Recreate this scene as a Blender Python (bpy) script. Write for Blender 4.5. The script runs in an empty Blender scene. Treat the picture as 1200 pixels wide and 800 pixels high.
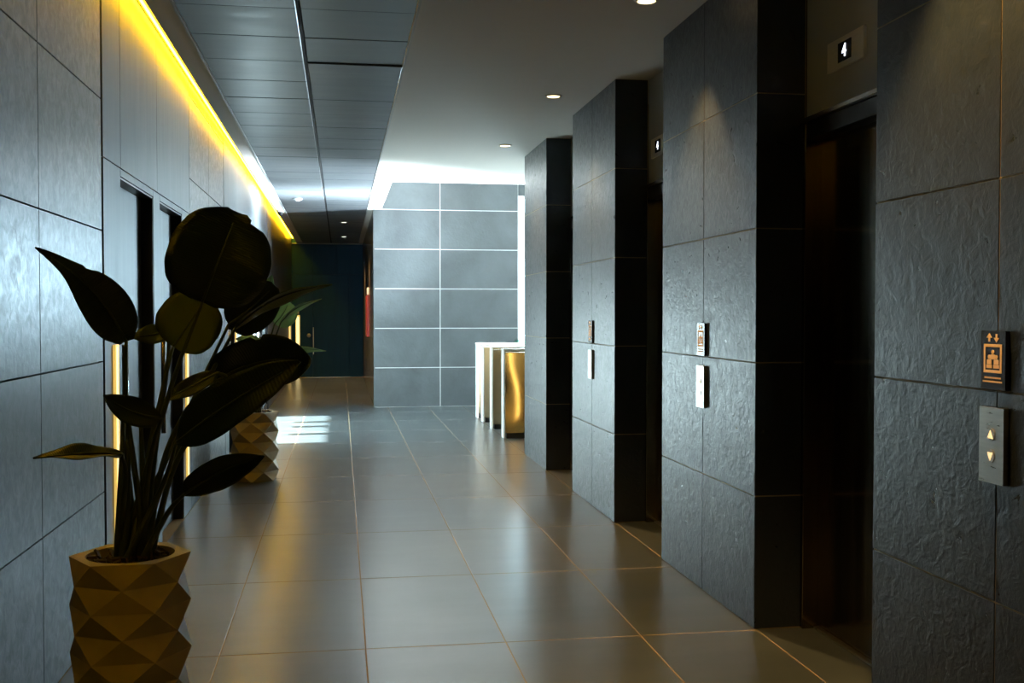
import bpy, bmesh, math, random
from mathutils import Vector, Matrix
random.seed(7)
R = math.radians
SC = bpy.context.scene
COL = SC.collection

# ------------------------------------------------------------------ camera
CAM_H, FPX, YAW, PITCH = 1.4183, 1255.35, R(9.061), R(-1.4746)
cam = bpy.data.cameras.new('camera')
cam.sensor_width = 36.0
cam.lens = FPX / 1200 * 36
cam.clip_start = 0.02
cam_o = bpy.data.objects.new('camera', cam)
cam_o.location = (0, 0, CAM_H)
cam_o.rotation_euler = (R(90) + PITCH, 0, -YAW)
COL.objects.link(cam_o)
SC.camera = cam_o

# ------------------------------------------------------------------ world, sun, daylight, exposure
w = bpy.data.worlds.new('sky'); SC.world = w; w.use_nodes = True
bg = w.node_tree.nodes['Background']
bg.inputs[0].default_value = (0.62, 0.84, 1.0, 1); bg.inputs[1].default_value = 4.5

SUN_DIR = Vector((-1, -0.10, -0.42)).normalized()
sun = bpy.data.lights.new('sun', 'SUN'); sun.energy = 220; sun.angle = R(0.6); sun.color = (0.90, 0.97, 1.0)
so = bpy.data.objects.new('sun', sun); so.rotation_euler = SUN_DIR.to_track_quat('-Z', 'Y').to_euler()
so.location = (12, 15, 8); COL.objects.link(so)

def area(name, loc, d, sx, sy, power, color, spread=180):
    l = bpy.data.lights.new(name, 'AREA'); l.shape = 'RECTANGLE'; l.size = sx; l.size_y = sy
    l.energy = power; l.color = color; l.spread = R(spread)
    o = bpy.data.objects.new(name, l); o.location = loc
    o.rotation_euler = Vector(d).to_track_quat('-Z', 'Z').to_euler(); COL.objects.link(o); return o
# lamps added to carry the daylight of the lobby's two windows
area('added_end_window_daylight', (3.45, 16.42, 2.15), (-0.45, -1, 0.0), 1.3, 1.3, 290, (0.55, 0.82, 1.0))
area('added_side_window_daylight', (4.12, 13.9, 2.7), (-1, 0, -0.1), 3.2, 1.6, 130, (0.62, 0.85, 1.0))
# unseen lamp added to whiten the ceiling, standing in for assumed reflected sunlight
area('added_upward_lamp', (4.0, 14.2, 0.35), (-1, 0.0, 0.62), 1.6, 0.5, 3000, (0.80, 0.92, 1.0), 72)

SC.view_settings.view_transform = 'Standard'; SC.view_settings.look = 'None'
SC.view_settings.gamma = 1; SC.view_settings.use_curve_mapping = False
SC.view_settings.exposure = 0.0
SC.cycles.max_bounces = 10; SC.cycles.diffuse_bounces = 6; SC.cycles.glossy_bounces = 5
SC.cycles.use_denoising = True

# ------------------------------------------------------------------ dimensions (metres)
XL, XR, H = -1.08, 1.829, 3.0
YF = 16.36                      # far stone wall
YE = 24.3                       # end of the passage
XC = 0.485                      # left end of the far stone wall
XW = 2.70                       # right end of the far stone wall
YP = 10.66                      # end of the lift wall
OPEN = [(3.474, 4.556), (5.961, 7.056), (8.39, 9.51)]
XD = 2.12                       # lift doors

# ------------------------------------------------------------------ materials
def mat(name, base, rough=0.5, metal=0.0, spec=0.5, emit=None, estr=0.0):
    m = bpy.data.materials.new(name); m.use_nodes = True
    b = m.node_tree.nodes['Principled BSDF']
    b.inputs['Base Color'].default_value = (*base, 1)
    b.inputs['Roughness'].default_value = rough
    b.inputs['Metallic'].default_value = metal
    b.inputs['Specular IOR Level'].default_value = spec
    if emit:
        b.inputs['Emission Color'].default_value = (*emit, 1)
        b.inputs['Emission Strength'].default_value = estr
    return m

class NT:
    def __init__(s, m):
        s.m = m; s.t = m.node_tree; s.b = s.t.nodes['Principled BSDF']
    def n(s, typ, **kw):
        x = s.t.nodes.new(typ)
        for k, v in kw.items():
            if hasattr(x, k): setattr(x, k, v)
            else: x.inputs[k.replace('_', ' ')].default_value = v
        return x
    def l(s, a, b): s.t.links.new(a, b)
    def coords(s, scale=(1, 1, 1)):
        """position in the room, shifted at random for each piece so no two tiles look alike"""
        g = s.n('ShaderNodeNewGeometry'); oi = s.n('ShaderNodeObjectInfo')
        mul = s.n('ShaderNodeMath', operation='MULTIPLY'); mul.inputs[1].default_value = 37.0
        s.l(oi.outputs['Random'], mul.inputs[0])
        add = s.n('ShaderNodeVectorMath', operation='ADD')
        s.l(g.outputs['Position'], add.inputs[0]); s.l(mul.outputs[0], add.inputs[1])
        mp = s.n('ShaderNodeMapping'); mp.inputs['Scale'].default_value = scale
        s.l(add.outputs[0], mp.inputs[0])
        return mp.outputs[0], oi.outputs['Random']
    def noise(s, v, scale, detail=4, rough=0.55, dist=0.0):
        x = s.n('ShaderNodeTexNoise'); x.inputs['Scale'].default_value = scale; x.inputs['Detail'].default_value = detail
        x.inputs['Roughness'].default_value = rough; x.inputs['Distortion'].default_value = dist
        s.l(v, x.inputs['Vector']); return x.outputs['Fac']
    def ramp(s, f, stops):
        x = s.n('ShaderNodeValToRGB'); e = x.color_ramp.elements
        while len(e) < len(stops): e.new(0.5)
        for k, (p, c) in enumerate(stops):
            e[k].position = p; e[k].color = (*c, 1) if len(c) == 3 else c
        s.l(f, x.inputs[0]); return x.outputs[0]
    def bump(s, h, strength, dist, normal=None):
        x = s.n('ShaderNodeBump'); x.inputs['Strength'].default_value = strength; x.inputs['Distance'].default_value = dist
        s.l(h, x.inputs['Height'])
        if normal is not None: s.l(normal, x.inputs['Normal'])
        return x.outputs[0]

def riven_stone(name, dark, light, rough=0.42, relief=1.0, spec=0.5):
    m = mat(name, dark, rough, spec=spec); t = NT(m)
    v, rnd = t.coords()
    big = t.noise(v, 1.6, 5, 0.6, 0.4)
    c = t.ramp(big, [(0.3, dark), (0.72, light)])
    t.l(c, t.b.inputs['Base Color'])
    # cleft ridges: warped stretched noise folded into creases, then fine grain
    fold = t.noise(v, 2.6, 6, 0.62, 1.4)
    sub = t.n('ShaderNodeMath', operation='SUBTRACT'); sub.inputs[1].default_value = 0.5; t.l(fold, sub.inputs[0])
    ab = t.n('ShaderNodeMath', operation='ABSOLUTE'); t.l(sub.outputs[0], ab.inputs[0])
    crease = t.ramp(ab.outputs[0], [(0.0, (0, 0, 0)), (0.05, (0.6, 0.6, 0.6)), (0.16, (1, 1, 1))])
    n1 = t.bump(crease, 0.12 * relief, 0.003)
    mid = t.noise(v, 20, 6, 0.6, 0.8)
    n2 = t.bump(mid, 0.40 * relief, 0.010, n1)
    fine = t.noise(v, 70, 3, 0.6)
    n3 = t.bump(fine, 0.3 * relief, 0.003, n2)
    t.l(n3, t.b.inputs['Normal'])
    rr = t.ramp(mid, [(0.3, (rough - 0.06,) * 3), (0.7, (rough + 0.1,) * 3)])
    t.l(rr, t.b.inputs['Roughness'])
    return m

def brushed(name, dark, light, rough, scale, metal=0.0, bump=0.08, spec=0.5, rvar=1.0):
    """streaky surface: noise stretched along one axis"""
    m = mat(name, dark, rough, metal, spec); t = NT(m)
    v, rnd = t.coords(scale)
    f = t.noise(v, 3.0, 6, 0.6, 0.2)
    t.l(t.ramp(f, [(0.3, dark), (0.7, light)]), t.b.inputs['Base Color'])
    g = t.noise(v, 16, 4, 0.6)
    t.l(t.bump(g, bump, 0.003), t.b.inputs['Normal']) if bump else None
    if rvar: t.l(t.ramp(f, [(0.3, (rough - 0.04,) * 3), (0.7, (rough + 0.06,) * 3)]), t.b.inputs['Roughness'])
    return m

M = {}
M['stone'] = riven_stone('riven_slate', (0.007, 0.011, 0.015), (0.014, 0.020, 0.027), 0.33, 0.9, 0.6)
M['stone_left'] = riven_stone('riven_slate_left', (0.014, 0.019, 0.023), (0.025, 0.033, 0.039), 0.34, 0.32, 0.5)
M['stone_far'] = riven_stone('smooth_slate', (0.022, 0.029, 0.033), (0.056, 0.069, 0.074), 0.52, 0.6)
M['grout'] = mat('tan_grout', (0.42, 0.32, 0.18), 0.6)
M['grout_floor'] = mat('floor_grout', (0.24, 0.18, 0.10), 0.9, spec=0.05)
M['grout_light'] = mat('pale_grout', (0.62, 0.64, 0.64), 0.7)
M['grout_dark'] = mat('dark_joint', (0.02, 0.022, 0.024), 0.7)
M['floor'] = brushed('floor_porcelain', (0.030, 0.038, 0.041), (0.050, 0.060, 0.063), 0.28, (0.5, 1.6, 1), 0.0, 0.0, rvar=0.0)
M['panel'] = brushed('grey_wood_laminate', (0.032, 0.042, 0.048), (0.058, 0.072, 0.080), 0.42, (6, 6, 0.5), 0.0, 0.06)
M['panel_dark'] = brushed('dark_laminate', (0.020, 0.022, 0.024), (0.035, 0.037, 0.038), 0.32, (6, 6, 0.4), 0.0, 0.05)
M['bronze_wall'] = brushed('brown_laminate', (0.060, 0.050, 0.036), (0.085, 0.070, 0.050), 0.22, (4, 4, 0.5), 0.0, 0.03)
M['bronze_panel'] = brushed('golden_bronze_panel', (0.10, 0.065, 0.024), (0.14, 0.09, 0.034), 0.35, (4, 4, 0.4), 0.3, 0.03)
M['navy'] = brushed('navy_paint', (0.003, 0.046, 0.125), (0.004, 0.060, 0.150), 0.5, (5, 5, 0.4), 0.0, 0.03, 0.25)
M['ceil_metal'] = brushed('grey_metal_ceiling', (0.095, 0.11, 0.12), (0.125, 0.142, 0.155), 0.34, (0.7, 3, 1), 0.35, 0.02)
M['trim_metal'] = mat('ceiling_trim_paint', (0.42, 0.44, 0.44), 0.45)
M['grid'] = mat('ceiling_grid', (0.03, 0.032, 0.035), 0.7, spec=0.2)
M['plaster'] = mat('white_plaster', (0.62, 0.60, 0.56), 0.85, spec=0.2)
M['black'] = mat('black_void', (0.008, 0.008, 0.009), 0.6)
M['frame_black'] = mat('black_frame', (0.012, 0.013, 0.014), 0.35)
M['lift_metal'] = brushed('bronze_lift_door', (0.20, 0.17, 0.12), (0.26, 0.22, 0.15), 0.17, (6, 6, 0.3), 1.0, 0.02)
M['steel'] = brushed('brushed_steel', (0.50, 0.49, 0.45), (0.62, 0.60, 0.56), 0.3, (6, 6, 0.4), 1.0, 0.03)
M['plate'] = brushed('satin_plate', (0.80, 0.77, 0.68), (0.86, 0.83, 0.74), 0.36, (3, 3, 30), 0.15, 0.0)
M['steel_plate'] = brushed('satin_steel_plate', (0.50, 0.49, 0.44), (0.60, 0.58, 0.53), 0.3, (3, 3, 30), 1.0, 0.0)
M['transom'] = mat('back_painted_glass', (0.58, 0.60, 0.59), 0.08, 0.0, 0.6)
M['strip_silver'] = mat('silver_trim', (0.72, 0.70, 0.62), 0.25, 1.0)
M['frosted'] = mat('white_frosted_glass', (0.38, 0.44, 0.46), 0.25)
M['sign_black'] = mat('sign_black', (0.010, 0.011, 0.014), 0.25)
M['sign_gold'] = mat('sign_gold', (0.85, 0.62, 0.36), 0.5)
M['lit_button'] = mat('lit_button', (0.9, 0.7, 0.4), 0.4, emit=(1.0, 0.72, 0.36), estr=1.1)
M['digit'] = mat('lit_digit', (0.9, 0.9, 1), 0.5, emit=(0.85, 0.90, 1.0), estr=2.2)
M['led'] = mat('yellow_led_diffuser', (0.9, 0.8, 0.3), 0.5, emit=(1.0, 0.66, 0.01), estr=1.1)
M['led_core'] = mat('led_core', (1, 0.9, 0.6), 0.5, emit=(1.0, 0.60, 0.02), estr=45)
M['led_side'] = mat('yellow_led_tape', (1, 0.9, 0.6), 0.5, emit=(1.0, 0.50, 0.006), estr=25)
M['strip_gold'] = mat('gold_light_strip', (0.9, 0.7, 0.3), 0.35, emit=(1.0, 0.66, 0.16), estr=0.75)
M['added_glow'] = mat('added_strip_glow', (1, 0.9, 0.6), 0.4, emit=(1.0, 0.72, 0.28), estr=5)  # glow of the unseen strip added for the turnstile's gold streak
M['strip_core'] = mat('strip_core', (1, 0.9, 0.6), 0.35, emit=(1.0, 0.85, 0.45), estr=1.2)
M['lens'] = mat('warm_lens', (1, 0.9, 0.7), 0.4, emit=(1.0, 0.74, 0.38), estr=4.5)
M['lens_white'] = mat('white_lens', (1, 1, 1), 0.4, emit=(1.0, 0.93, 0.8), estr=3)
M['ring'] = mat('ring_paint', (0.5, 0.47, 0.42), 0.5)
M['red'] = mat('red_enamel', (0.42, 0.03, 0.02), 0.35)
M['white'] = mat('white_plastic', (0.75, 0.75, 0.75), 0.5)
M['pot'] = mat('mustard_stoneware', (0.36, 0.27, 0.10), 0.6)
M['soil'] = mat('dark_soil', (0.020, 0.012, 0.010), 0.9)
M['mulch'] = mat('brown_bark', (0.040, 0.022, 0.014), 0.85)
M['stem'] = mat('stem_green', (0.035, 0.050, 0.016), 0.5)
M['concrete'] = mat('outdoor_paving', (0.45, 0.45, 0.43), 0.8)
t = NT(M['plaster']); v, _ = t.coords(); t.l(t.bump(t.noise(v, 90, 3), 0.05, 0.002), t.b.inputs['Normal'])
t = NT(M['pot']); v, _ = t.coords()
t.l(t.ramp(t.noise(v, 9, 4), [(0.3, (0.34, 0.27, 0.14)), (0.7, (0.40, 0.32, 0.17))]), t.b.inputs['Base Color'])
t = NT(M['soil']); v, _ = t.coords(); t.l(t.bump(t.noise(v, 60, 4), 0.8, 0.01), t.b.inputs['Normal'])

def leaf_mat(name, a, b, trans):
    m = mat(name, a, 0.42); t = NT(m)
    tc = t.n('ShaderNodeTexCoord'); wv = t.n('ShaderNodeTexWave'); wv.bands_direction = 'Y'
    wv.inputs['Scale'].default_value = 14; wv.inputs['Distortion'].default_value = 1.2
    t.l(tc.outputs['UV'], wv.inputs['Vector'])
    t.l(t.ramp(wv.outputs['Fac'], [(0.1, a), (0.9, b)]), t.b.inputs['Base Color'])
    t.l(t.bump(wv.outputs['Fac'], 0.25, 0.003), t.b.inputs['Normal'])
    tr = t.n('ShaderNodeBsdfTranslucent'); tr.inputs[0].default_value = (*[min(1, x * 2.6) for x in b], 1)
    mx = t.n('ShaderNodeMixShader'); mx.inputs[0].default_value = trans
    out = t.t.nodes['Material Output']
    t.l(t.b.outputs[0], mx.inputs[1]); t.l(tr.outputs[0], mx.inputs[2]); t.l(mx.outputs[0], out.inputs[0])
    return m
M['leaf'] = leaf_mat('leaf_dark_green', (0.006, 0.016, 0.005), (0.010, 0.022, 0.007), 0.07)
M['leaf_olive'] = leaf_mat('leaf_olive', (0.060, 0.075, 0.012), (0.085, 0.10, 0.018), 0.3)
M['leaf_sunlit'] = leaf_mat('leaf_sunlit_green', (0.13, 0.19, 0.10), (0.18, 0.25, 0.14), 0.3)  # sun bounce on the farther plant's leaves lightened into this green

def glass_mat(name, tint, gloss=0.1):
    m = bpy.data.materials.new(name); m.use_nodes = True; nt = m.node_tree; nt.nodes.clear()
    o = nt.nodes.new('ShaderNodeOutputMaterial'); mx = nt.nodes.new('ShaderNodeMixShader')
    a = nt.nodes.new('ShaderNodeBsdfTransparent'); a.inputs[0].default_value = (*tint, 1)
    g = nt.nodes.new('ShaderNodeBsdfGlossy'); g.inputs['Roughness'].default_value = 0.02
    fr = nt.nodes.new('ShaderNodeFresnel'); fr.inputs[0].default_value = 1.45
    nt.links.new(fr.outputs[0], mx.inputs[0]); nt.links.new(a.outputs[0], mx.inputs[1]); nt.links.new(g.outputs[0], mx.inputs[2])
    nt.links.new(mx.outputs[0], o.inputs[0]); return m
M['glass'] = glass_mat('clear_pane', (0.95, 0.98, 0.97))
M['glass_green'] = glass_mat('green_edge_glass', (0.62, 0.88, 0.80))

# ------------------------------------------------------------------ helpers
def mesh_obj(name, bm, m, parent=None, smooth=False):
    me = bpy.data.meshes.new(name); bm.to_mesh(me); bm.free()
    o = bpy.data.objects.new(name, me)
    for mm in (m if isinstance(m, (list, tuple)) else [m]): me.materials.append(mm)
    if smooth:
        for p in me.polygons: p.use_smooth = True
    COL.objects.link(o)
    if parent: o.parent = parent
    return o
def add_box(bm, x0, x1, y0, y1, z0, z1, bev=0.0):
    r = bmesh.ops.create_cube(bm, size=1)
    vs = r['verts']
    bmesh.ops.scale(bm, vec=(x1 - x0, y1 - y0, z1 - z0), verts=vs)
    bmesh.ops.translate(bm, vec=((x0 + x1) / 2, (y0 + y1) / 2, (z0 + z1) / 2), verts=vs)
    if bev:
        es = list({e for v_ in vs for e in v_.link_edges})
        bmesh.ops.bevel(bm, geom=es, offset=bev, segments=1, affect='EDGES')
def box(name, m, x0, x1, y0, y1, z0, z1, parent=None, bev=0.0):
    """box in room coordinates; under a parent it is placed relative to the parent's base"""
    cx, cy, cz = (x0 + x1) / 2, (y0 + y1) / 2, (z0 + z1) / 2
    bm = bmesh.new(); add_box(bm, x0 - cx, x1 - cx, y0 - cy, y1 - cy, z0 - cz, z1 - cz, bev)
    o = mesh_obj(name, bm, m, parent)
    o.location = Vector((cx, cy, cz)) - (origin(parent) if parent else Vector())
    return o
def origin(p):
    v = Vector()
    while p is not None: v += p.location; p = p.parent
    return v
def put(o, loc, parent=None):
    o.location = Vector(loc) - (origin(parent) if parent else Vector()); return o
_shared = {}
def piece(name, m, x0, x1, y0, y1, z0, z1, parent, bev=0.0015):
    """one tile / panel; equal pieces share mesh data"""
    k = (m.name, round(x1 - x0, 4), round(y1 - y0, 4), round(z1 - z0, 4), bev)
    c = Vector(((x0 + x1) / 2, (y0 + y1) / 2, (z0 + z1) / 2))
    if k not in _shared:
        bm = bmesh.new(); a, b, d = (x1 - x0) / 2, (y1 - y0) / 2, (z1 - z0) / 2
        add_box(bm, -a, a, -b, b, -d, d, bev)
        me = bpy.data.meshes.new(name); bm.to_mesh(me); bm.free(); me.materials.append(m); _shared[k] = me
    o = bpy.data.objects.new(name, _shared[k]); COL.objects.link(o); o.parent = parent
    o.location = c - origin(parent); return o
def tag(o, label, cat, group=None, kind=None):
    o['label'] = label; o['category'] = cat
    if group: o['group'] = group
    if kind: o['kind'] = kind
    return o
def struct(o, label, cat): return tag(o, label, cat, None, 'structure')
def empty(name, loc):
    o = bpy.data.objects.new(name, None); o.location = loc; o.empty_display_size = 0.1; COL.objects.link(o); return o
def cyl(bm, c, r, h, axis='Z', seg=24, r2=None):
    mt = Matrix.Translation(c) @ {'Z': Matrix(), 'X': Matrix.Rotation(R(90), 4, 'Y'), 'Y': Matrix.Rotation(R(90), 4, 'X')}[axis]
    bmesh.ops.create_cone(bm, cap_ends=True, segments=seg, radius1=r, radius2=r if r2 is None else r2, depth=h, matrix=mt)
def prism(bm, pts, d0, d1, plane):
    """extrude a 2-D outline; plane maps (a, b, depth) to xyz"""
    lo = [bm.verts.new(plane(a, b, d0)) for a, b in pts]; hi = [bm.verts.new(plane(a, b, d1)) for a, b in pts]
    n = len(pts)
    bm.faces.new(lo); bm.faces.new(hi[::-1])
    for i in range(n): bm.faces.new((lo[i], hi[i], hi[(i + 1) % n], lo[(i + 1) % n]))
    bmesh.ops.recalc_face_normals(bm, faces=bm.faces)
def at(u, v, Y):
    """point at depth Y that stands where the photograph shows pixel (u, v)"""
    a, b = (u - 600) / FPX, -(v - 400) / FPX
    fw = Vector((math.sin(YAW) * math.cos(PITCH), math.cos(YAW) * math.cos(PITCH), math.sin(PITCH)))
    rt = Vector((math.cos(YAW), -math.sin(YAW), 0)); up = rt.cross(fw)
    d = fw + a * rt + b * up
    return Vector((0, 0, CAM_H)) + d * (Y / d.y)

# ================================================================== THE SETTING
# ---------------------------------------------------------------- floor
G, GY = 0.0028, 0.0045
floor = struct(box('floor', M['grout_floor'], XL - 0.3, 4.4, -4.0, YE + 0.3, -0.2, -0.0005), 'dark grey porcelain tile floor with tan joints', 'floor')
FX = [XL, -0.504, 0.097, 0.698, 1.299, 1.838]
FY = [4.544 + 1.218 * j for j in range(-3, 17)]
for j in range(len(FY) - 1):
    y0, y1 = FY[j], min(FY[j + 1], YE)
    if y0 >= YE: break
    for i in range(5):
        x1 = FX[i + 1]
        if y0 > YF - 0.6 and x1 > XC + 0.3: continue
        piece('tile', M['floor'], FX[i] + G, x1 - G, y0 + GY, y1 - GY, -0.02, 0.0, floor, 0.0004)
for (a, b) in OPEN:                                    # thresholds in the lift recesses
    piece('tile', M['floor'], 1.838 + G, XD + 0.04, a + G, b - G, -0.02, 0.0, floor, 0.0004)
LX = [1.838, 2.44, 3.04, 3.64, 4.2]
for y0 in FY:
    if y0 > YP - 1.2 and y0 < YF:
        for i in range(4):
            piece('tile', M['floor'], LX[i] + G, LX[i + 1] - G, max(y0, YP) + GY, min(y0 + 1.218, YF) - GY, -0.02, 0.0, floor, 0.0004)
for (a, b) in ((XC, XW),):                             # narrow last row before the far wall
    pass

# ---------------------------------------------------------------- right wall: lift piers clad in slate
wr = struct(box('wall_right', M['grout'], XR + 0.0035, XR + 0.20, -4.0, OPEN[0][0] - 0.0035, 0, H), 'dark slate-clad lift wall with tan joints', 'wall')
def slate(Y0, Y1, split=True, z_top=H, ret=True):
    ys = [Y0, (Y0 + Y1) / 2, Y1] if split else [Y0, Y1]
    for a, b in zip(ys[:-1], ys[1:]):
        for k in range(5):
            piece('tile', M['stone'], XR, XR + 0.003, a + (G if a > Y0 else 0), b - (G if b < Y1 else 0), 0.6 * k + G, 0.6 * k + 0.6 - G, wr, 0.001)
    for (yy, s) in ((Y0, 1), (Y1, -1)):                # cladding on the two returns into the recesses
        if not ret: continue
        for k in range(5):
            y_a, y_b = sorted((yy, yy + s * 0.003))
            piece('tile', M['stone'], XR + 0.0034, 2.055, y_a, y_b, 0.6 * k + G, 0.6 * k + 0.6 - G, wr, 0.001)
piers = [(2.06, OPEN[0][0]), (OPEN[0][1], OPEN[1][0]), (OPEN[1][1], OPEN[2][0]), (OPEN[2][1], YP)]
for n, (a, b) in enumerate(piers):
    if n: box('pier_core', M['grout'], XR + 0.0035, 2.06, a + 0.0035, b - 0.0035, 0, H, wr)
    slate(a, b, split=(n < 3))
for a, b in ((0.65, 1.355), (1.355, 2.055)):
    for k in range(5): piece('tile', M['stone'], XR, XR + 0.003, a + G, b - G, 0.6 * k + G, 0.6 * k + 0.6 - G, wr, 0.001)
box('core_back', M['black'], 2.30, 4.3, -4.0, YP - 0.03, 0, H + 0.8, wr)
box('pier_end', M['bronze_panel'], 2.06, 4.18, YP - 0.029, YP, 0, H, wr)  # unseen face; gold tone chosen for its reflection in the turnstile
box('added_glow_strip', M['added_glow'], 2.155, 2.185, YP + 0.001, YP + 0.012, 0.1, 2.2, wr)  # unseen glowing strip, added to be mirrored in the nearest turnstile's side

# ---------------------------------------------------------------- lift doorways
names = ['nearest lift doorway, wide dark bronze door beside the right edge', 'middle lift doorway, half hidden behind the second slate pier', 'farthest lift doorway, dark slot before the last slate pier']
for n, (a, b) in enumerate(OPEN):
    d = struct(empty('door_%d' % (n + 1), (XD, (a + b) / 2, 0)), names[n], 'door')
    mid = (a + b) / 2
    box('door_panel', M['lift_metal'], XD, XD + 0.03, a + 0.03, mid - 0.0015, 0.012, 2.20, d, 0.002)
    box('door_panel', M['lift_metal'], XD, XD + 0.03, mid + 0.0015, b - 0.03, 0.012, 2.20, d, 0.002)
    box('jamb', M['lift_metal'], 2.045, XD + 0.06, b - 0.030, b - 0.0015, 0.0, 2.262, d, 0.003)
    box('jamb', M['lift_metal'], 2.045, XD + 0.06, a + 0.0015, a + 0.030, 0.0, 2.262, d, 0.003)
    box('header', M['frame_black'], 2.050, XD + 0.06, a + 0.030, b - 0.030, 2.19, 2.262, d, 0.002)
    box('sill', M['steel'], XD - 0.02, XD + 0.06, a + 0.031, b - 0.031, 0.001, 0.010, d)
    box('head_trim', M['strip_silver'], 2.025, 2.10, a + 0.002, b - 0.002, 2.264, 2.284, d, 0.002)
    box('transom_panel', M['transom'], 2.062, 2.10, a + 0.002, b - 0.002, 2.286, H - 0.002, d, 0.002)
    box('shaft_back', M['black'], XD + 0.07, XD + 0.10, a, b, 0, 2.25, d)

# ---------------------------------------------------------------- left wall
wl = struct(box('wall_left', M['grout_dark'], XL - 0.30, XL - 0.101, -4.0, YE + 0.2, 0, 3.25), 'dark grey left wall of slate tiles and laminate panels', 'wall')
ZT = 3.12
def left_tiles(edges):
    for a, b in zip(edges[:-1], edges[1:]):
        for k in range(6):
            z1 = min(0.6 * k + 0.6, ZT)
            if z1 - 0.6 * k < 0.05: continue
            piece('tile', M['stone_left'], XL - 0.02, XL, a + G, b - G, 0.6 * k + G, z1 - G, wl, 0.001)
    box('tile_backing', M['grout_dark'], XL - 0.10, XL - 0.022, edges[0] + 0.001, edges[-1] - 0.001, 0, ZT, wl)
left_tiles([0.60, 1.80, 2.95, 4.115, 5.150])
left_tiles([8.05, 9.20, 10.34])
def left_panel(y0, y1, z0, z1, m='panel', x0=None):
    piece('panel', M[m], XL - 0.10 if x0 is None else x0, XL, y0 + 0.002, y1 - 0.002, z0 + 0.002, z1 - 0.002, wl, 0.0015)
ZD, ZJ = 2.10, 2.142
def door_bay(y0, doors, y1, upper, num, labels, leafm='panel', upm='panel'):
    e = [y0] + upper + [y1]
    for a, b in zip(e[:-1], e[1:]): left_panel(a, b, ZJ, ZT, upm)
    c = y0
    for (a, b) in doors:
        left_panel(c, a, 0, ZJ, upm); left_panel(a, b, ZD, ZJ, upm); c = b
    left_panel(c, y1, 0, ZJ, upm)
    for k, (a, b) in enumerate(doors):
        d = struct(empty('door_%d' % (num + k), (XL - 0.08, (a + b) / 2, 0)), labels[k], 'door')
        box('door_leaf', M[leafm], XL - 0.098, XL - 0.068, a + 0.010, b - 0.012, 0.006, ZD - 0.012, d, 0.002)
        box('frame', M['frame_black'], XL - 0.099, XL - 0.004, b - 0.0095, b - 0.0005, 0, ZD, d)
        box('frame', M['frame_black'], XL - 0.099, XL - 0.004, a + 0.0005, a + 0.0085, 0, ZD, d)
        box('frame', M['frame_black'], XL - 0.099, XL - 0.004, a + 0.009, b - 0.010, ZD - 0.010, ZD - 0.001, d)
        bm = bmesh.new(); hy = a + 0.13
        cyl(bm, (XL - 0.010, hy, 0.97), 0.016, 0.58, 'Z', 16)
        h = mesh_obj('handle', bm, M['lift_metal'], d, True); h.location = -origin(d)
        bm = bmesh.new()
        for zz in (0.74, 1.20): cyl(bm, (XL - 0.038, hy, zz), 0.009, 0.06, 'X', 12)
        s_ = mesh_obj('standoff', bm, M['frame_black'], h, True); s_.location = (0, 0, 0)
door_bay(5.186, [(5.58, 6.52), (6.75, 7.66)], 8.048, [5.588, 6.664], 4,
         ['grey flush door nearest the camera in the left wall, behind the front plant', 'second grey flush door in the left wall, behind the round leaf'])
door_bay(10.36, [(10.70, 11.30)], 11.50, [], 6, ['narrow grey door in the left wall past the slate tiles'])
# bright glazed screen in the left wall, opposite the lobby
left_panel(11.50, 13.8, 2.30, ZT); left_panel(13.8, 16.30, 2.30, ZT)
gs = struct(empty('window_1', (XL - 0.06, 13.9, 0)), 'white frosted glass screen in the left wall behind the farther plant', 'window')
ys = [11.52, 12.45, 13.40, 14.35, 15.30, 16.28]
for a, b in zip(ys[:-1], ys[1:]):
    box('pane', M['frosted'], XL - 0.05, XL - 0.03, a + 0.03, b - 0.03, 0.09, 2.24, gs)
for y in ys: box('mullion', M['frame_black'], XL - 0.09, XL - 0.005, y - 0.028, y + 0.028, 0.0, 2.29, gs)
for a, b in zip(ys[:-1], ys[1:]):
    box('rail', M['frame_black'], XL - 0.09, XL - 0.01, a + 0.0285, b - 0.0285, 2.242, 2.29, gs)
    box('rail', M['frame_black'], XL - 0.09, XL - 0.01, a + 0.0285, b - 0.0285, 0.0, 0.088, gs)
# passage beyond: dark vertical panels
y = 16.36
while y < YE - 0.05:
    y2 = min(y + 0.62, YE)
    left_panel(y, y2, 0, ZT, 'panel_dark'); y = y2

# ---------------------------------------------------------------- far stone wall (turns the corner into the passage)
wf = struct(box('wall_far', M['grout_light'], XC + 0.02, XW, YF + 0.0045, YF + 0.14, 0, 3.8), 'blue-grey slate tiled wall facing down the hall, pale joints', 'wall')
GF = 0.005
for a, b in ((XC, 1.497), (1.497, XW)):
    for k in range(7):
        z1 = min(0.6 * k + 0.6, 3.8)
        piece('tile', M['stone_far'], a + GF * (a > XC), b - GF * (b < XW), YF, YF + 0.004, 0.6 * k + GF, z1 - GF, wf, 0.001)
for a, b in ((XW, 3.45), (3.45, 4.2)):                   # the same cladding over the window
    piece('tile', M['stone_far'], a + GF, b - GF, YF, YF + 0.004, 3.24, 3.8, wf, 0.001)
box('lintel', M['grout_light'], XW, 4.2, YF + 0.0045, YF + 0.14, 3.235, 3.8, wf)
wp = struct(box('wall_passage', M['grout_dark'], XC + 0.02, XC + 0.15, YF + 0.15, YE + 0.2, 0, H + 0.25), 'glossy brown panelled wall of the far passage', 'wall')
y = YF + 0.006
while y < YE - 0.05:
    y2 = min(y + 1.25, YE); piece('panel', M['bronze_wall'], XC, XC + 0.019, y + 0.002, y2 - 0.002, 0.003, H - 0.003, wp); y = y2

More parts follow.
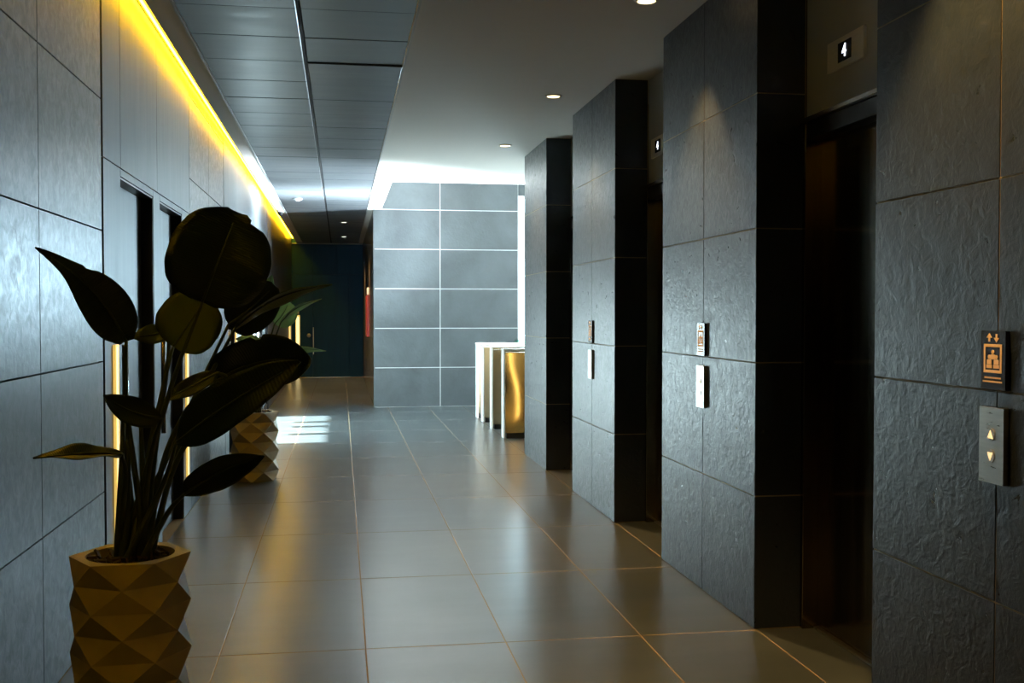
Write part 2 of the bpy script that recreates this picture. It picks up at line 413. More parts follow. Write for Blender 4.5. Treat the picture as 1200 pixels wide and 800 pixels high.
# ---------------------------------------------------------------- end wall and door
we = struct(box('wall_end', M['navy'], XL - 0.1, XC + 0.019, YE + 0.06, YE + 0.2, 0, H + 0.25), 'dark navy wall closing the far passage', 'wall')
for a, b in ((XL, -0.62), (-0.62, -0.08), (-0.08, XC)):
    piece('panel', M['navy'], a + 0.003, b - 0.003, YE, YE + 0.058, 2.3, H + 0.2, we, 0.002)
d = struct(empty('door_7', (-0.3, YE, 0)), 'dark navy double door at the end of the passage', 'door')
for a, b in ((XL, -0.62), (-0.62, 0.18), (0.18, XC)):
    box('door_leaf', M['navy'], a + 0.004, b - 0.004, YE + 0.004, YE + 0.055, 0.014, 2.294, d, 0.003)
box('threshold', M['strip_silver'], -0.95, 0.20, YE - 0.06, YE - 0.002, 0.0, 0.014, d)
bm = bmesh.new(); cyl(bm, (-0.71, YE - 0.03, 0.94), 0.045, 0.05, 'Y', 20)
k_ = mesh_obj('knob', bm, M['steel'], d, True); k_.location = -origin(d)
box('pull_plate', M['steel'], -0.622, -0.604, YE - 0.03, YE - 0.006, 0.52, 1.12, d)

# ---------------------------------------------------------------- ceiling
ce = struct(box('ceiling', M['plaster'], 0.405, 4.2, -4.0, 12.95, H, H + 0.25), 'white plaster ceiling with recessed downlights', 'ceiling')
box('soffit', M['plaster'], 0.405, 0.61, 12.95, YF, H, H + 0.25, ce)
box('soffit', M['plaster'], 0.405, XC + 0.15, YF, YE, H, H + 0.25, ce)
box('soffit', M['plaster'], -0.975, -0.845, -4.0, YE, H, H + 0.05, ce)
box('slot_top', M['plaster'], XL - 0.02, -0.975, -4.0, YE, H + 0.13, H + 0.18, ce)
box('raised_soffit', M['plaster'], 0.61, 4.2, 12.95, YF + 0.14, 3.8, 3.95, ce)
box('slot_side', M['plaster'], 0.405, 0.61, 12.951, YF, H + 0.26, 3.95, ce)
box('slot_front', M['plaster'], 0.405, 4.2, 12.85, 12.95, H + 0.26, 3.95, ce)
box('grid_void', M['black'], -0.845, 0.405, -4.0, YE, H + 0.10, H + 0.25, ce)
box('roof_slab', M['black'], XL - 0.3, 0.62, -4.2, YE + 0.2, H + 0.26, H + 0.4, ce)
PY, PP = 5.70, 0.594
k0 = -8
for k in range(k0, 33):
    y0 = PY + PP * k; y1 = min(y0 + PP, YE)
    if y0 >= YE - 0.02: break
    for i, (a, b) in enumerate(((-0.832, -0.226), (-0.200, 0.392))):
        p = piece('ceiling_panel', M['ceil_metal'], a, b, y0 + 0.004, y1 - 0.004, H - 0.002 + random.uniform(0, 0.003), H + 0.02, ce, 0.003)
        if i == 1 and k == 2: p.location.z -= 0.006; p.rotation_euler = (R(0.5), R(0.3), 0)
box('grid_rail', M['grid'], -0.219, -0.207, -4.0, YE, H + 0.003, H + 0.03, ce)
tr1 = struct(box('trim_1', M['trim_metal'], -0.848, -0.834, -4.0, YE - 0.001, H - 0.008, H - 0.0005), 'pale edge trim along the left side of the metal ceiling', 'trim')
tr2 = struct(box('trim_2', M['trim_metal'], 0.394, 0.408, -4.0, YE - 0.001, H - 0.008, H - 0.0005), 'pale edge trim along the right side of the metal ceiling', 'trim')
tr3 = struct(box('trim_3', M['trim_metal'], XL + 0.01, XC - 0.005, YE - 0.10, YE - 0.003, H - 0.03, H - 0.009), 'pale ceiling trim over the navy end wall', 'trim')

# ---------------------------------------------------------------- lobby side with its windows
SX = 4.2
ws = struct(box('wall_lobby', M['plaster'], SX, SX + 0.2, YP - 0.03, YF + 0.3, 0, 1.84), 'white lobby wall below the clerestory window', 'wall')
SY0, SY1 = 12.42, 15.62
box('wall_jamb', M['plaster'], SX, SX + 0.2, YP - 0.03, SY0, 1.84, 3.95, ws)
box('wall_jamb', M['plaster'], SX, SX + 0.2, SY1, YF + 0.3, 1.84, 3.95, ws)
w2 = struct(empty('window_2', (SX + 0.1, 14, 1.84)), 'clerestory window in the lobby side wall', 'window')
box('pane', M['glass'], SX + 0.09, SX + 0.10, SY0 + 0.03, SY1 - 0.03, 1.87, 3.77, w2)
for y in (SY0 + 0.015, SY1 - 0.015): box('window_frame', M['frame_black'], SX + 0.06, SX + 0.13, y - 0.015, y + 0.015, 1.841, 3.80, w2)
box('window_frame', M['frame_black'], SX + 0.06, SX + 0.13, SY0 + 0.03, SY1 - 0.03, 1.841, 1.869, w2)
w3 = struct(empty('window_3', (3.45, YF + 0.1, 0)), 'tall bright window seen between the far wall and the last pier', 'window')
box('pane', M['glass'], XW + 0.03, SX - 0.03, YF + 0.10, YF + 0.11, 0.03, 3.20, w3)
for x in (XW + 0.015, 3.45, SX - 0.016): box('window_frame', M['white'], x - 0.015, x + 0.015, YF + 0.07, YF + 0.139, 0.0, 3.232, w3)
box('window_frame', M['white'], XW + 0.031, 3.434, YF + 0.07, YF + 0.139, 3.202, 3.232, w3)
box('grey_block', M['trim_metal'], XW + 0.085, 3.43, YF + 0.04, YF + 0.06, 2.27, 2.98, w3)  # grey panel added to stand for a building outside the window
og = struct(box('ground', M['concrete'], SX + 0.3, 40, -5, 60, -0.3, -0.1), 'pale paving outside the lobby windows', 'ground')
og2 = box('paving', M['concrete'], XW - 0.3, SX + 0.299, YF + 0.5, 60, -0.3, -0.1, og)
wb = struct(box('wall_back', M['panel_dark'], XL - 0.3, XR + 0.2, -4.2, -4.001, 0, H + 0.25), 'plain grey wall behind the camera', 'wall')

# ================================================================== LIGHT FITTINGS
cv = tag(empty('cove_light', (-1.028, 10, H + 0.05)), 'continuous yellow linear light in the slot above the left wall', 'light')
box('diffuser', M['led'], XL + 0.006, -0.978, -3.9, YE - 0.02, H + 0.105, H + 0.125, cv)
box('led_strip', M['led_side'], -0.983, -0.977, -3.9, YE - 0.9, H + 0.035, H + 0.065, cv)
box('led_line', M['led_core'], XL + 0.020, XL + 0.030, -3.9, YE - 0.02, H + 0.095, H + 0.1045, cv)

def downlight(x, y, label, lens, warm=True, power=430, group='warm downlights in front of the lifts'):
    e = tag(empty('downlight', (x, y, H)), label, 'light', group)
    bm = bmesh.new()
    bmesh.ops.create_circle(bm, segments=28, radius=0.048); n = 28
    vs = bm.verts[:]
    ro = [bm.verts.new((v_.co.x * 1.3, v_.co.y * 1.3, -0.004)) for v_ in vs]
    ri = [bm.verts.new((v_.co.x * 0.98, v_.co.y * 0.98, -0.008)) for v_ in vs]
    for v_ in vs: v_.co.z = 0.0; v_.co.x *= 1.32; v_.co.y *= 1.32
    for i in range(n):
        j = (i + 1) % n
        bm.faces.new((vs[i], vs[j], ro[j], ro[i])); bm.faces.new((ro[i], ro[j], ri[j], ri[i]))
    bmesh.ops.recalc_face_normals(bm, faces=bm.faces)
    mesh_obj('ring', bm, M['ring'], e, True)
    bm = bmesh.new(); cyl(bm, (0, 0, -0.004), 0.046, 0.006, 'Z', 24); mesh_obj('lens', bm, lens, e)
    l = bpy.data.lights.new('downlight_lamp', 'SPOT'); l.energy = power; l.spot_size = R(76); l.spot_blend = 0.5
    l.shadow_soft_size = 0.04; l.color = (1.0, 0.56, 0.18) if warm else (1, 0.62, 0.30)
    o = bpy.data.objects.new('downlight_lamp', l); o.location = (0, 0, -0.014); o.parent = e; COL.objects.link(o)
DL = [(-1.93, 'downlight far behind the camera by the lift wall'), (0.47, 'downlight behind the camera by the lift wall'), (2.87, 'downlight out of frame above the nearest slate pier'),
      (5.27, 'largest lit downlight, cut by the top edge of the picture'), (7.67, 'middle lit downlight in the plaster ceiling'), (9.98, 'farthest warm downlight, just before the bright end of the ceiling')]
for y, lb in DL[2:]: downlight(1.527, y, lb, M['lens'])
downlight(0.055, 18.72, 'nearer tiny white downlight in the dark end of the metal ceiling', M['lens_white'], False, 520, 'downlights in the passage')
downlight(0.060, 22.22, 'farther tiny white downlight in the dark end of the metal ceiling', M['lens_white'], False, 520, 'downlights in the passage')

def gold_strip(y, label, z0=0.10, z1=1.27, wdt=0.085):
    e = tag(empty('light_strip', (XL, y, z0)), label, 'light', 'vertical gold light strips by the doors')
    box('strip_body', M['strip_gold'], XL + 0.001, XL + 0.014, y - wdt / 2, y + wdt / 2, z0, z1, e, 0.002)
    box('strip_core', M['strip_core'], XL + 0.0145, XL + 0.017, y - wdt / 2 + 0.012, y - wdt / 2 + 0.040, z0 + 0.01, z1 - 0.01, e)
gold_strip(5.40, 'vertical gold light strip by the nearest left door, behind the front pot')
gold_strip(7.80, 'vertical gold light strip just past the second left door', 0.2)
gold_strip(11.38, 'vertical gold light strip beside the narrow grey door')
gold_strip(23.1, 'thin gold light strip on the left wall at the end of the passage', 0.05, 1.38, 0.5)
e = tag(empty('light_strip', (-0.955, YE, 0)), 'upright gold light bar with pale cap on the navy end door', 'light', 'vertical gold light strips by the doors')
box('strip_body', M['strip_gold'], -1.000, -0.908, YE - 0.025, YE - 0.001, 0.02, 1.39, e)
box('strip_core', M['strip_core'], -0.985, -0.925, YE - 0.0285, YE - 0.0255, 0.03, 1.36, e)
box('cap', M['white'], -0.985, -0.925, YE - 0.03, YE - 0.001, 1.41, 1.55, e)

# ================================================================== FITTINGS ON THE LIFT WALL
def on_wall(y, z, dx, X): return (X - dx, y, z)
def plate_prism(name, pts, m, X, d0, d1, parent):
    """outline in (right, up) as seen from the hall, standing d0..d1 proud of the plane X"""
    bm = bmesh.new(); prism(bm, pts, d0, d1, lambda a, b, dd: (-dd, -a, b))
    return mesh_obj(name, bm, m, parent)
def rect(x0, x1, y0, y1): return [(x0, y0), (x1, y0), (x1, y1), (x0, y1)]
def circ(cx, cy, r, n=14): return [(cx + r * math.cos(2 * math.pi * i / n), cy + r * math.sin(2 * math.pi * i / n)) for i in range(n)]
def text(body, size, m, parent, loc):
    c = bpy.data.curves.new('digit', 'FONT'); c.body = body; c.size = size; c.align_x = 'CENTER'; c.align_y = 'CENTER'
    c.extrude = 0.0006; c.offset = size * 0.02
    tmp = bpy.data.objects.new('digit_curve', c); COL.objects.link(tmp)
    me = bpy.data.meshes.new_from_object(tmp.evaluated_get(bpy.context.evaluated_depsgraph_get()))
    bpy.data.objects.remove(tmp); bpy.data.curves.remove(c)
    me.materials.clear(); me.materials.append(m)
    o = bpy.data.objects.new('digit', me); o.rotation_euler = (R(90), 0, R(-90)); o.location = loc; o.parent = parent; COL.objects.link(o); return o
ind_lab = ['silver floor indicator showing 4 above the nearest lift', 'silver floor indicator showing 4 above the middle lift', 'silver floor indicator above the farthest lift']
for n, (a, b) in enumerate(OPEN):
    y = (4.16, 6.79, 9.15)[n]; z = (2.50, 2.515, 2.515)[n]
    e = tag(empty('floor_indicator', (2.062, y, z)), ind_lab[n], 'display', 'floor indicators over the lifts')
    plate_prism('faceplate', rect(-0.16, 0.16, -0.0625, 0.0625), M['plate'], 2.062, 0.0005, 0.014, e)
    plate_prism('screen', rect(-0.058, 0.058, -0.040, 0.040), M['sign_black'], 2.062, 0.0142, 0.0165, e)
    text('4', 0.072, M['digit'], e, (-0.018, 0, -0.001))

def call_set(y, where, grp):
    e = tag(empty('call_panel', (XR, y, 1.047)), where[0], 'call panel', grp[0])
    plate_prism('faceplate', rect(-0.057, 0.057, -0.107, 0.107), M['steel_plate'], XR, 0.0005, 0.017, e)
    for nm, s, zc in (('up_button', 1, 0.030), ('down_button', -1, -0.030)):
        b_ = plate_prism(nm, circ(0, zc, 0.019, 20), M['steel'], XR, 0.0172, 0.0195, e)
        plate_prism('arrow', [(-0.012, zc - 0.010 * s), (0.012, zc - 0.010 * s), (0, zc + 0.013 * s)][::s], M['lit_button'], XR, 0.0197, 0.0208, b_)
    e = tag(empty('lift_sign', (XR, y, 1.288)), where[1], 'sign', grp[1])
    plate_prism('board', rect(-0.057, 0.057, -0.083, 0.083), M['sign_black'], XR, 0.0005, 0.014, e)
    def ic(nm, pts): return plate_prism(nm, pts, M['sign_gold'], XR, 0.0142, 0.0152, e)
    for sx, s in ((-0.017, 1), (0.017, -1)):
        zc = 0.063
        ic('arrow', [(sx - 0.004, zc - 0.011 * s), (sx + 0.004, zc - 0.011 * s), (sx + 0.004, zc), (sx + 0.0125, zc), (sx, zc + 0.013 * s), (sx - 0.0125, zc), (sx - 0.004, zc)][::s])
    bm = bmesh.new()
    for r_ in (rect(-0.042, -0.034, -0.036, 0.045), rect(0.034, 0.042, -0.036, 0.045), rect(-0.034, 0.034, 0.037, 0.045), rect(-0.034, 0.034, -0.036, -0.028)):
        prism(bm, r_, 0.0142, 0.0152, lambda a, b, dd: (-dd, -a, b))
    mesh_obj('pictogram_frame', bm, M['sign_gold'], e)
    for cx, top in ((-0.0165, 0.006), (0.0165, 0.006), (0.0, 0.020)):
        bm = bmesh.new(); P = lambda a, b, dd: (-dd, -a, b)
        dz = 0.0003 if cx == 0 else 0.0
        prism(bm, circ(cx, top + 0.003, 0.0062), 0.0142, 0.0152 + dz, P)
        prism(bm, [(cx - 0.011, top - 0.018), (cx - 0.011, top - 0.006), (cx - 0.007, top - 0.004), (cx + 0.007, top - 0.004), (cx + 0.011, top - 0.006), (cx + 0.011, top - 0.018)][::-1], 0.0142, 0.0150 + dz, P)
        if cx: prism(bm, rect(cx - 0.013, cx + 0.013, -0.023, top - 0.019), 0.0142, 0.0150, P)
        mesh_obj('person_icon', bm, M['sign_gold'], e)
    for (zz, ww) in ((-0.050, 0.038), (-0.061, 0.046)):      # two lines of tiny lettering, too small to read
        bm = bmesh.new(); x = -ww
        while x < ww - 0.003:
            l_ = min(random.choice((0.004, 0.006, 0.009)), ww - x); prism(bm, rect(x, x + l_, zz - 0.0024, zz + 0.0024), 0.0142, 0.0150, lambda a, b, dd: (-dd, -a, b)); x += l_ + 0.0016
        mesh_obj('lettering', bm, M['sign_gold'], e)
call_set(2.768, ('steel lift call panel with two lit arrow buttons on the nearest slate pier', 'black lift sign with gold people pictogram on the nearest slate pier'), ('lift call panels', 'lift signs'))
call_set(5.257, ('bright steel lift call plate on the second slate pier, below the sign', 'small lift sign above the call plate on the second slate pier'), ('lift call panels', 'lift signs'))
call_set(7.72, ('thin edge-on lift call plate on the third, farther slate pier', 'tiny dark lift sign above the call plate on the third slate pier'), ('lift call panels', 'lift signs'))

# ================================================================== TURNSTILES
def turnstile(y, label, side='turn'):
    e = tag(empty('turnstile', (1.82, y, 0)), label, 'turnstile', 'turnstiles at the lobby opening')
    x0, x1, wd = 1.82, 3.30, 0.17
    box('cabinet', M[side], x0 + 0.02, x1 - 0.02, y + 0.004, y + wd - 0.004, 0.06, 0.98, e, 0.003)
    box('end_post', M['turn_white'], x0, x0 + 0.0195, y, y + wd, 0.0, 1.0, e, 0.004)
    box('end_post', M['turn_white'], x1 - 0.0195, x1, y, y + wd, 0.0, 1.0, e, 0.004)
    box('lid', M['turn_white'], x0 - 0.004, x1 + 0.004, y - 0.006, y + wd + 0.006, 1.001, 1.022, e, 0.004)
    box('plinth', M['frame_black'], x0 + 0.04, x1 - 0.04, y + 0.02, y + wd - 0.02, 0.0, 0.059, e)
    box('wing', M['glass_green'], x0 + 0.55, x0 + 0.95, y + wd + 0.002, y + wd + 0.014, 0.30, 1.06, e, 0.002)
M['turn'] = brushed('bronze_steel', (0.36, 0.29, 0.18), (0.44, 0.36, 0.24), 0.2, (0.3, 0.3, 0.16), 0.65, 1.0, rvar=0.0)
M['turn_gold_reflection'] = mat('gold_reflection_steel', (0.62, 0.42, 0.17), 0.12, 1.0)  # steel side with its warm gold reflection put into the base colour
t = NT(M['turn_gold_reflection']); v, _ = t.coords((1, 1, 0.6)); t.l(t.bump(t.noise(v, 3.2, 0), 1.0, 0.012), t.b.inputs['Normal'])
M['turn_white'] = mat('satin_white_steel', (0.78, 0.78, 0.76), 0.35)
turnstile(12.02, 'nearest turnstile with a gold reflection coloured into its side, by the last slate pier', 'turn_gold_reflection')
turnstile(13.00, 'second turnstile from the nearest, narrow strip seen past the golden one')
turnstile(13.85, 'third turnstile, between the second and the farthest')
turnstile(14.43, 'farthest turnstile, leftmost against the far slate wall')

# ================================================================== SMALL FITTINGS FAR AWAY
e = tag(empty('fire_hose_cabinet', (XC, 19.2, 1.0)), 'narrow red fire hose cabinet on the brown passage wall', 'cabinet')
box('body', M['red'], XC - 0.045, XC - 0.001, 18.75, 19.65, 1.02, 1.74, e, 0.004)
box('notice', M['white'], XC - 0.030, XC - 0.001, 19.0, 19.4, 1.76, 1.88, e, 0.002)
e = tag(empty('smoke_detector', (-0.58, 15.0, H)), 'small white ceiling device on the metal panels near the passage', 'detector')
bm = bmesh.new(); cyl(bm, (0, 0, -0.01), 0.06, 0.018, 'Z', 24, 0.062); mesh_obj('base', bm, M['white'], e, True)
bm = bmesh.new(); cyl(bm, (0, 0, -0.027), 0.03, 0.016, 'Z', 24, 0.045); mesh_obj('sensor', bm, M['white'], e, True)
e = tag(empty('dome_camera', (-0.91, 16.75, H)), 'small dark dome camera under the soffit beside the yellow light', 'camera')
bm = bmesh.new(); cyl(bm, (0, 0, -0.015), 0.055, 0.028, 'Z', 20); mesh_obj('mount', bm, M['white'], e, True)
bm = bmesh.new(); bmesh.ops.create_uvsphere(bm, u_segments=18, v_segments=10, radius=0.045, matrix=Matrix.Translation((0, 0, -0.04))); mesh_obj('dome', bm, M['frame_black'], e, True)

# ================================================================== POTTED PLANTS
def facet_pot(parent, rot):
    bm = bmesh.new(); N, rows, hgt = 6, 7, 0.585
    rings = []
    for k in range(rows + 1):
        r = 0.203 if k % 2 == 0 else 0.194
        off = rot + (0 if k % 2 == 0 else math.pi / N)
        rings.append([bm.verts.new((r * math.cos(off + 2 * math.pi * i / N), r * math.sin(off + 2 * math.pi * i / N), hgt - hgt * k / rows)) for i in range(N)])
    for k in range(rows):
        A, B = rings[k], rings[k + 1]
        for i in range(N):
            j = (i + 1) % N
            if k % 2 == 0: bm.faces.new((A[i], B[i], A[j])); bm.faces.new((A[j], B[i], B[j]))
            else: bm.faces.new((A[i], B[i], B[j])); bm.faces.new((A[i], B[j], A[j]))
    bm.faces.new(rings[-1])
    M_ = 36                                             # round mouth inside the six-sided rim
    inn = [bm.verts.new((0.148 * math.cos(rot + 2 * math.pi * i / M_), 0.148 * math.sin(rot + 2 * math.pi * i / M_), hgt)) for i in range(M_)]
    low = [bm.verts.new((0.145 * math.cos(rot + 2 * math.pi * i / M_), 0.145 * math.sin(rot + 2 * math.pi * i / M_), hgt - 0.09)) for i in range(M_)]
    q = M_ // N
    for s in range(N):
        bm.faces.new([rings[0][s]] + [rings[0][(s + 1) % N]] + [inn[(s * q + t_) % M_] for t_ in range(q, -1, -1)])
    for i in range(M_): bm.faces.new((inn[i], inn[(i + 1) % M_], low[(i + 1) % M_], low[i]))
    bm.faces.new(low)
    bmesh.ops.recalc_face_normals(bm, faces=bm.faces)
    mesh_obj('pot', bm, M['pot'], parent)
    bm = bmesh.new(); cyl(bm, (0, 0, hgt - 0.055), 0.144, 0.05, 'Z', 28); mesh_obj('soil', bm, M['soil'], parent)
    bm = bmesh.new()                                     # bark chips heaped round the stems
    for i in range(60):
        a, r = random.uniform(0, 6.28), 0.13 * math.sqrt(random.random())
        m4 = Matrix.Translation((r * math.cos(a), r * math.sin(a), hgt - 0.028 + random.uniform(0, 0.03))) @ Matrix.Rotation(random.uniform(0, 3), 4, Vector((random.random(), random.random(), 1)).normalized())
        bmesh.ops.create_cube(bm, size=1, matrix=m4 @ Matrix.Diagonal((random.uniform(0.02, 0.045), random.uniform(0.012, 0.025), 0.008, 1)))
    o = mesh_obj('bark_chips', bm, M['mulch'], parent); o['kind'] = 'stuff'

def interp(prof, t_):
    for (a, x), (b, y) in zip(prof[:-1], prof[1:]):
        if t_ <= b:
            s = (t_ - a) / (b - a); s = s * s * (3 - 2 * s) * 0.5 + s * 0.5
            return x + (y - x) * s
    return prof[-1][1]
OVAL = [(0, 0.10), (0.08, 0.55), (0.2, 0.85), (0.4, 1.0), (0.6, 0.95), (0.8, 0.68), (0.92, 0.36), (1, 0.03)]
ROUND = [(0, 0.25), (0.05, 0.6), (0.15, 0.85), (0.35, 1.0), (0.6, 1.0), (0.8, 0.86), (0.92, 0.6), (1, 0.2)]
BEAK = [(0, 0.3), (0.08, 0.75), (0.2, 0.97), (0.33, 1.0), (0.48, 0.86), (0.6, 0.6), (0.72, 0.36), (0.85, 0.22), (0.95, 0.1), (1, 0.02)]
def blade(parent, pts, width, tilt, fold, prof, m, wave=0.01, split=()):
    """pts: three spine points in the room (base, middle, tip); the blade turns by tilt about its spine"""
    o0 = origin(parent); p0, p1, p2 = [Vector(p) for p in pts]
    c = p1 * 2 - (p0 + p2) * 0.5
    nu, nv = 30, 10
    view = Vector((0, 0, CAM_H)) - p1; view.normalize()
    bm = bmesh.new(); uv = bm.loops.layers.uv.new('UVMap'); g = []
    for i in range(nu + 1):
        t_ = i / nu
        p = p0 * (1 - t_) ** 2 + c * 2 * t_ * (1 - t_) + p2 * t_ ** 2
        tg = ((c - p0) * (1 - t_) + (p2 - c) * t_).normalized()
        nrm = (view - tg * view.dot(tg)).normalized()
        nrm = Matrix.Rotation(tilt, 3, tg) @ nrm
        sd = tg.cross(nrm).normalized()
        hw = width * 0.5 * sum(interp(prof, min(1, max(0, t_ + d_))) for d_ in (-0.05, -0.025, 0, 0.025, 0.05)) / 5 if 0.06 < t_ < 0.94 else width * 0.5 * interp(prof, t_)
        row = []
        for j in range(nv + 1):
            s = j / nv * 2 - 1
            k = 1.0
            for (st, sv, dp) in split:                   # torn notches in the edge
                if abs(t_ - st) < 0.035 and s * sv > 0: k = min(k, 1 - dp * (1 - abs(t_ - st) / 0.035))
            q = p + sd * (s * hw * k) + nrm * (abs(s) * hw * fold - 0.35 * hw * fold + wave * math.sin(t_ * 11 + s * 2.2) * abs(s))
            row.append(bm.verts.new(q - o0))
        g.append(row)
    for i in range(nu):
        for j in range(nv):
            f = bm.faces.new((g[i][j], g[i + 1][j], g[i + 1][j + 1], g[i][j + 1]))
            for lp, (a, b) in zip(f.loops, ((i, j), (i + 1, j), (i + 1, j + 1), (i, j + 1))): lp[uv].uv = (b / nv, a / nu)
    o = mesh_obj('leaf', bm, m, parent, True)
    sol = o.modifiers.new('thickness', 'SOLIDIFY'); sol.thickness = 0.0018; sol.offset = 0
    return o
def tube(parent, name, pts, r0, r1, m):
    o0 = origin(parent); P = [Vector(p) for p in pts]
    Q = [P[0] * 2 - P[1]] + P + [P[-1] * 2 - P[-2]]; path = []
    for i in range(1, len(Q) - 2):
        for k in range(8):
            t_ = k / 8; a, b, c, d = Q[i - 1], Q[i], Q[i + 1], Q[i + 2]
            path.append(0.5 * (b * 2 + (c - a) * t_ + (a * 2 - b * 5 + c * 4 - d) * t_ * t_ + (b * 3 - a - c * 3 + d) * t_ ** 3))
    path.append(P[-1]); n = len(path); S = 8
    bm = bmesh.new(); rows = []; ref = Vector((0.31, 0.87, 0.38)).normalized()
    for i, p in enumerate(path):
        tg = (path[min(i + 1, n - 1)] - path[max(i - 1, 0)]).normalized()
        u = tg.cross(ref).normalized(); v_ = tg.cross(u); r = r0 + (r1 - r0) * i / (n - 1)
        rows.append([bm.verts.new(p - o0 + u * (r * math.cos(2 * math.pi * k / S)) + v_ * (r * math.sin(2 * math.pi * k / S))) for k in range(S)])
    for A, B in zip(rows[:-1], rows[1:]):
        for k in range(S): bm.faces.new((A[k], A[(k + 1) % S], B[(k + 1) % S], B[k]))
    bm.faces.new(rows[0][::-1]); bm.faces.new(rows[-1])
    bmesh.ops.recalc_face_normals(bm, faces=bm.faces)
    return mesh_obj(name, bm, m, parent, True)
def midrib(leaf, plant, pts, m):
    p0, p1, p2 = [Vector(p) for p in pts]; c = p1 * 2 - (p0 + p2) * 0.5
    q = [p0 * (1 - t_) ** 2 + c * 2 * t_ * (1 - t_) + p2 * t_ ** 2 for t_ in (0, 0.3, 0.6, 0.88)]
    o = tube(plant, 'midrib', q, 0.005, 0.0015, m); o.parent = leaf; return o

POTS = [(-0.727, 3.87), (-0.735, 9.38)]
pl = tag(empty('potted_plant', (POTS[0][0], POTS[0][1], 0)), 'large dark leafy plant in a faceted mustard pot at the front left', 'plant', 'potted plants along the left wall')
facet_pot(pl, R(2.1))
# leaf: base px, middle px, tip px with depths; width in metres; tilt, fold, outline, material, petiole way-points
LEAVES = [
 ((148, 400, 3.72), (106, 338, 3.61), (41, 290, 3.50), 0.158, 0.15, 0.25, BEAK, 'leaf', [(149, 480, 3.77)], 0.004, ((0.62, 1, 0.25),)),
 ((237, 354, 3.74), (257, 303, 3.70), (278, 248, 3.72), 0.335, 0.1, 0.18, ROUND, 'leaf', [(205, 440, 3.76), (172, 550, 3.82)], 0.008, ((0.94, 1, 0.45),)),
 ((203, 406, 3.98), (222, 378, 3.98), (243, 348, 4.0), 0.225, -0.1, 0.1, ROUND, 'leaf_olive', [(192, 450, 3.95), (168, 560, 3.9)], 0.006, ()),
 ((198, 388, 4.02), (178, 392, 3.98), (155, 396, 3.93), 0.075, 0.3, 0.2, OVAL, 'leaf_olive', [(196, 430, 4.0), (178, 560, 3.93)], 0.004, ()),
 ((268, 380, 4.12), (295, 360, 4.15), (322, 334, 4.18), 0.18, 0.2, 0.2, ROUND, 'leaf', [(235, 450, 4.05), (185, 560, 3.95)], 0.006, ()),
 ((276, 384, 3.92), (325, 350, 3.90), (389, 333, 3.86), 0.105, 1.2, 0.2, OVAL, 'leaf_olive', [(248, 436, 3.92), (195, 530, 3.9)], 0.004, ()),
 ((250, 448, 3.95), (305, 424, 3.90), (364, 424, 3.84), 0.20, 0.25, 0.3, ROUND, 'leaf', [(222, 500, 3.93), (190, 570, 3.9)], 0.012, ((0.55, -1, 0.3),)),
 ((207, 518, 3.72), (270, 472, 3.62), (352, 424, 3.55), 0.165, -0.3, 0.3, OVAL, 'leaf', [(190, 570, 3.8)], 0.008, ()),
 ((256, 436, 3.86), (225, 452, 3.82), (192, 469, 3.78), 0.066, 0.3, 0.2, OVAL, 'leaf', [(262, 452, 3.88), (205, 545, 3.88)], 0.003, ()),
 ((143, 532, 3.70), (98, 531, 3.60), (39, 537, 3.49), 0.085, 1.0, 0.3, OVAL, 'leaf', [(147, 565, 3.76)], 0.006, ()),
 ((216, 579, 3.70), (258, 553, 3.62), (310, 534, 3.55), 0.115, 0.4, 0.25, OVAL, 'leaf', [(196, 602, 3.78)], 0.004, ()),
 ((189, 490, 3.62), (155, 482, 3.58), (121, 463, 3.53), 0.095, 0.3, 0.3, OVAL, 'leaf', [(176, 540, 3.75)], 0.004, ()),
]
random.seed(3)
for k, (a, b, c, wd, tl, fo, pr, m, way, wav, spl) in enumerate(LEAVES):
    P3 = [at(*a), at(*b), at(*c)]
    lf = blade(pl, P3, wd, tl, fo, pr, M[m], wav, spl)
    midrib(lf, pl, P3, M['stem'])
    an = k * 2.4; root = Vector((POTS[0][0] + 0.06 * math.cos(an), POTS[0][1] + 0.06 * math.sin(an), 0.53))
    tube(pl, 'petiole', [root] + [at(*q) for q in reversed(way)] + [P3[0]], 0.0125, 0.0055, M['stem'])
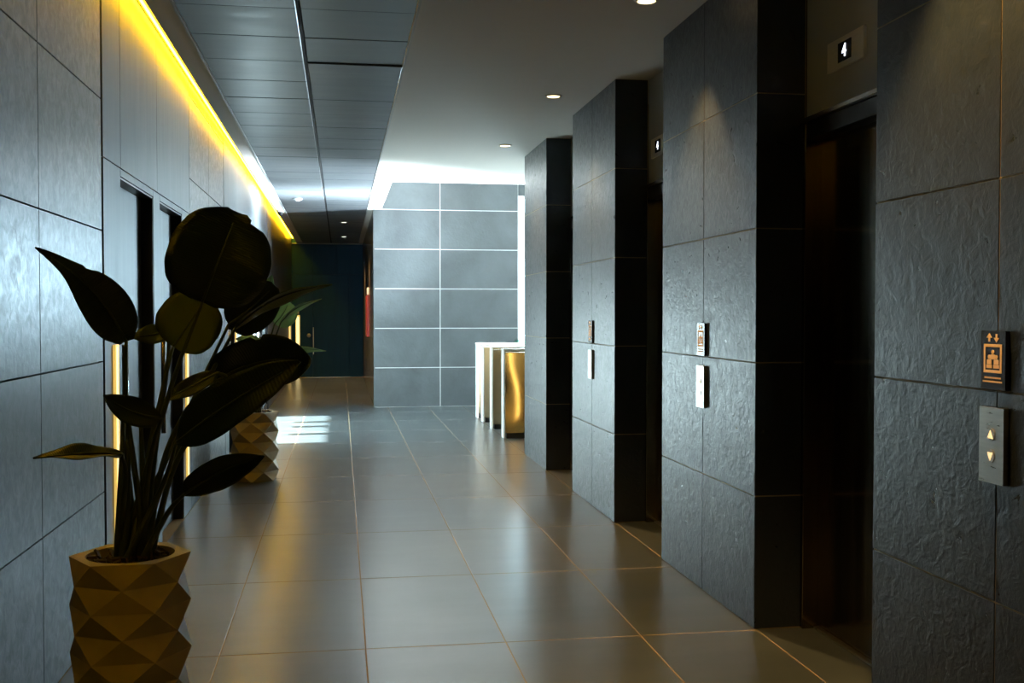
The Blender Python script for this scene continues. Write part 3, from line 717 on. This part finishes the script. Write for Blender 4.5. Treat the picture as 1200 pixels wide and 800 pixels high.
for k in range(5):                                        # thick sheathed stalks in the middle
    an = k * 1.26 + 0.4; root = Vector((POTS[0][0] + 0.045 * math.cos(an), POTS[0][1] + 0.03 * math.sin(an), 0.53))
    top = Vector((POTS[0][0] + 0.02 * math.cos(an) + (k - 2) * 0.016, POTS[0][1] + 0.05 * math.sin(an), 0.98 + 0.06 * (k % 3)))
    tube(pl, 'stalk', [root, (root + top) / 2 + Vector((0.006 * (k - 2), 0, 0)), top], 0.018, 0.006, M['stem'])

pl2 = tag(empty('potted_plant', (POTS[1][0], POTS[1][1], 0)), 'farther leafy plant in a faceted pot, half hidden behind the front leaves', 'plant', 'potted plants along the left wall')
facet_pot(pl2, R(-4.0))
LEAVES2 = [
 ((322, 379, 9.3), (332, 367, 9.3), (338, 354, 9.3), 0.24, 0.3, 0.1, ROUND, 'leaf_sunlit'),
 ((329, 378, 9.1), (348, 361, 9.0), (377, 350, 8.9), 0.10, 1.1, 0.2, OVAL, 'leaf_sunlit'),
 ((330, 415, 9.1), (352, 409, 9.0), (382, 411, 8.9), 0.10, 1.0, 0.2, OVAL, 'leaf_sunlit'),
 ((310, 346, 9.5), (314, 336, 9.5), (319, 322, 9.5), 0.10, 0.4, 0.2, OVAL, 'leaf_sunlit'),
 ((308, 408, 9.2), (295, 401, 9.2), (276, 397, 9.2), 0.14, 0.6, 0.2, OVAL, 'leaf_sunlit'),
 ((295, 350, 9.6), (292, 325, 9.6), (285, 300, 9.6), 0.22, 0.3, 0.2, OVAL, 'leaf'),
 ((320, 440, 9.0), (335, 425, 8.9), (350, 418, 8.85), 0.14, 0.6, 0.2, OVAL, 'leaf'),
 ((290, 440, 9.3), (272, 425, 9.3), (262, 420, 9.3), 0.16, 0.4, 0.2, OVAL, 'leaf'),
]
for k, (a, b, c, wd, tl, fo, pr, m) in enumerate(LEAVES2):
    P3 = [at(*a), at(*b), at(*c)]
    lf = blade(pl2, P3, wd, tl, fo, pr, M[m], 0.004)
    midrib(lf, pl2, P3, M['stem'])
    an = k * 2.4; root = Vector((POTS[1][0] + 0.05 * math.cos(an), POTS[1][1] + 0.05 * math.sin(an), 0.53))
    mid = (root + P3[0]) / 2; mid.x = POTS[1][0] + (P3[0].x - POTS[1][0]) * 0.35
    tube(pl2, 'petiole', [root, mid, P3[0]], 0.011, 0.006, M['stem'])
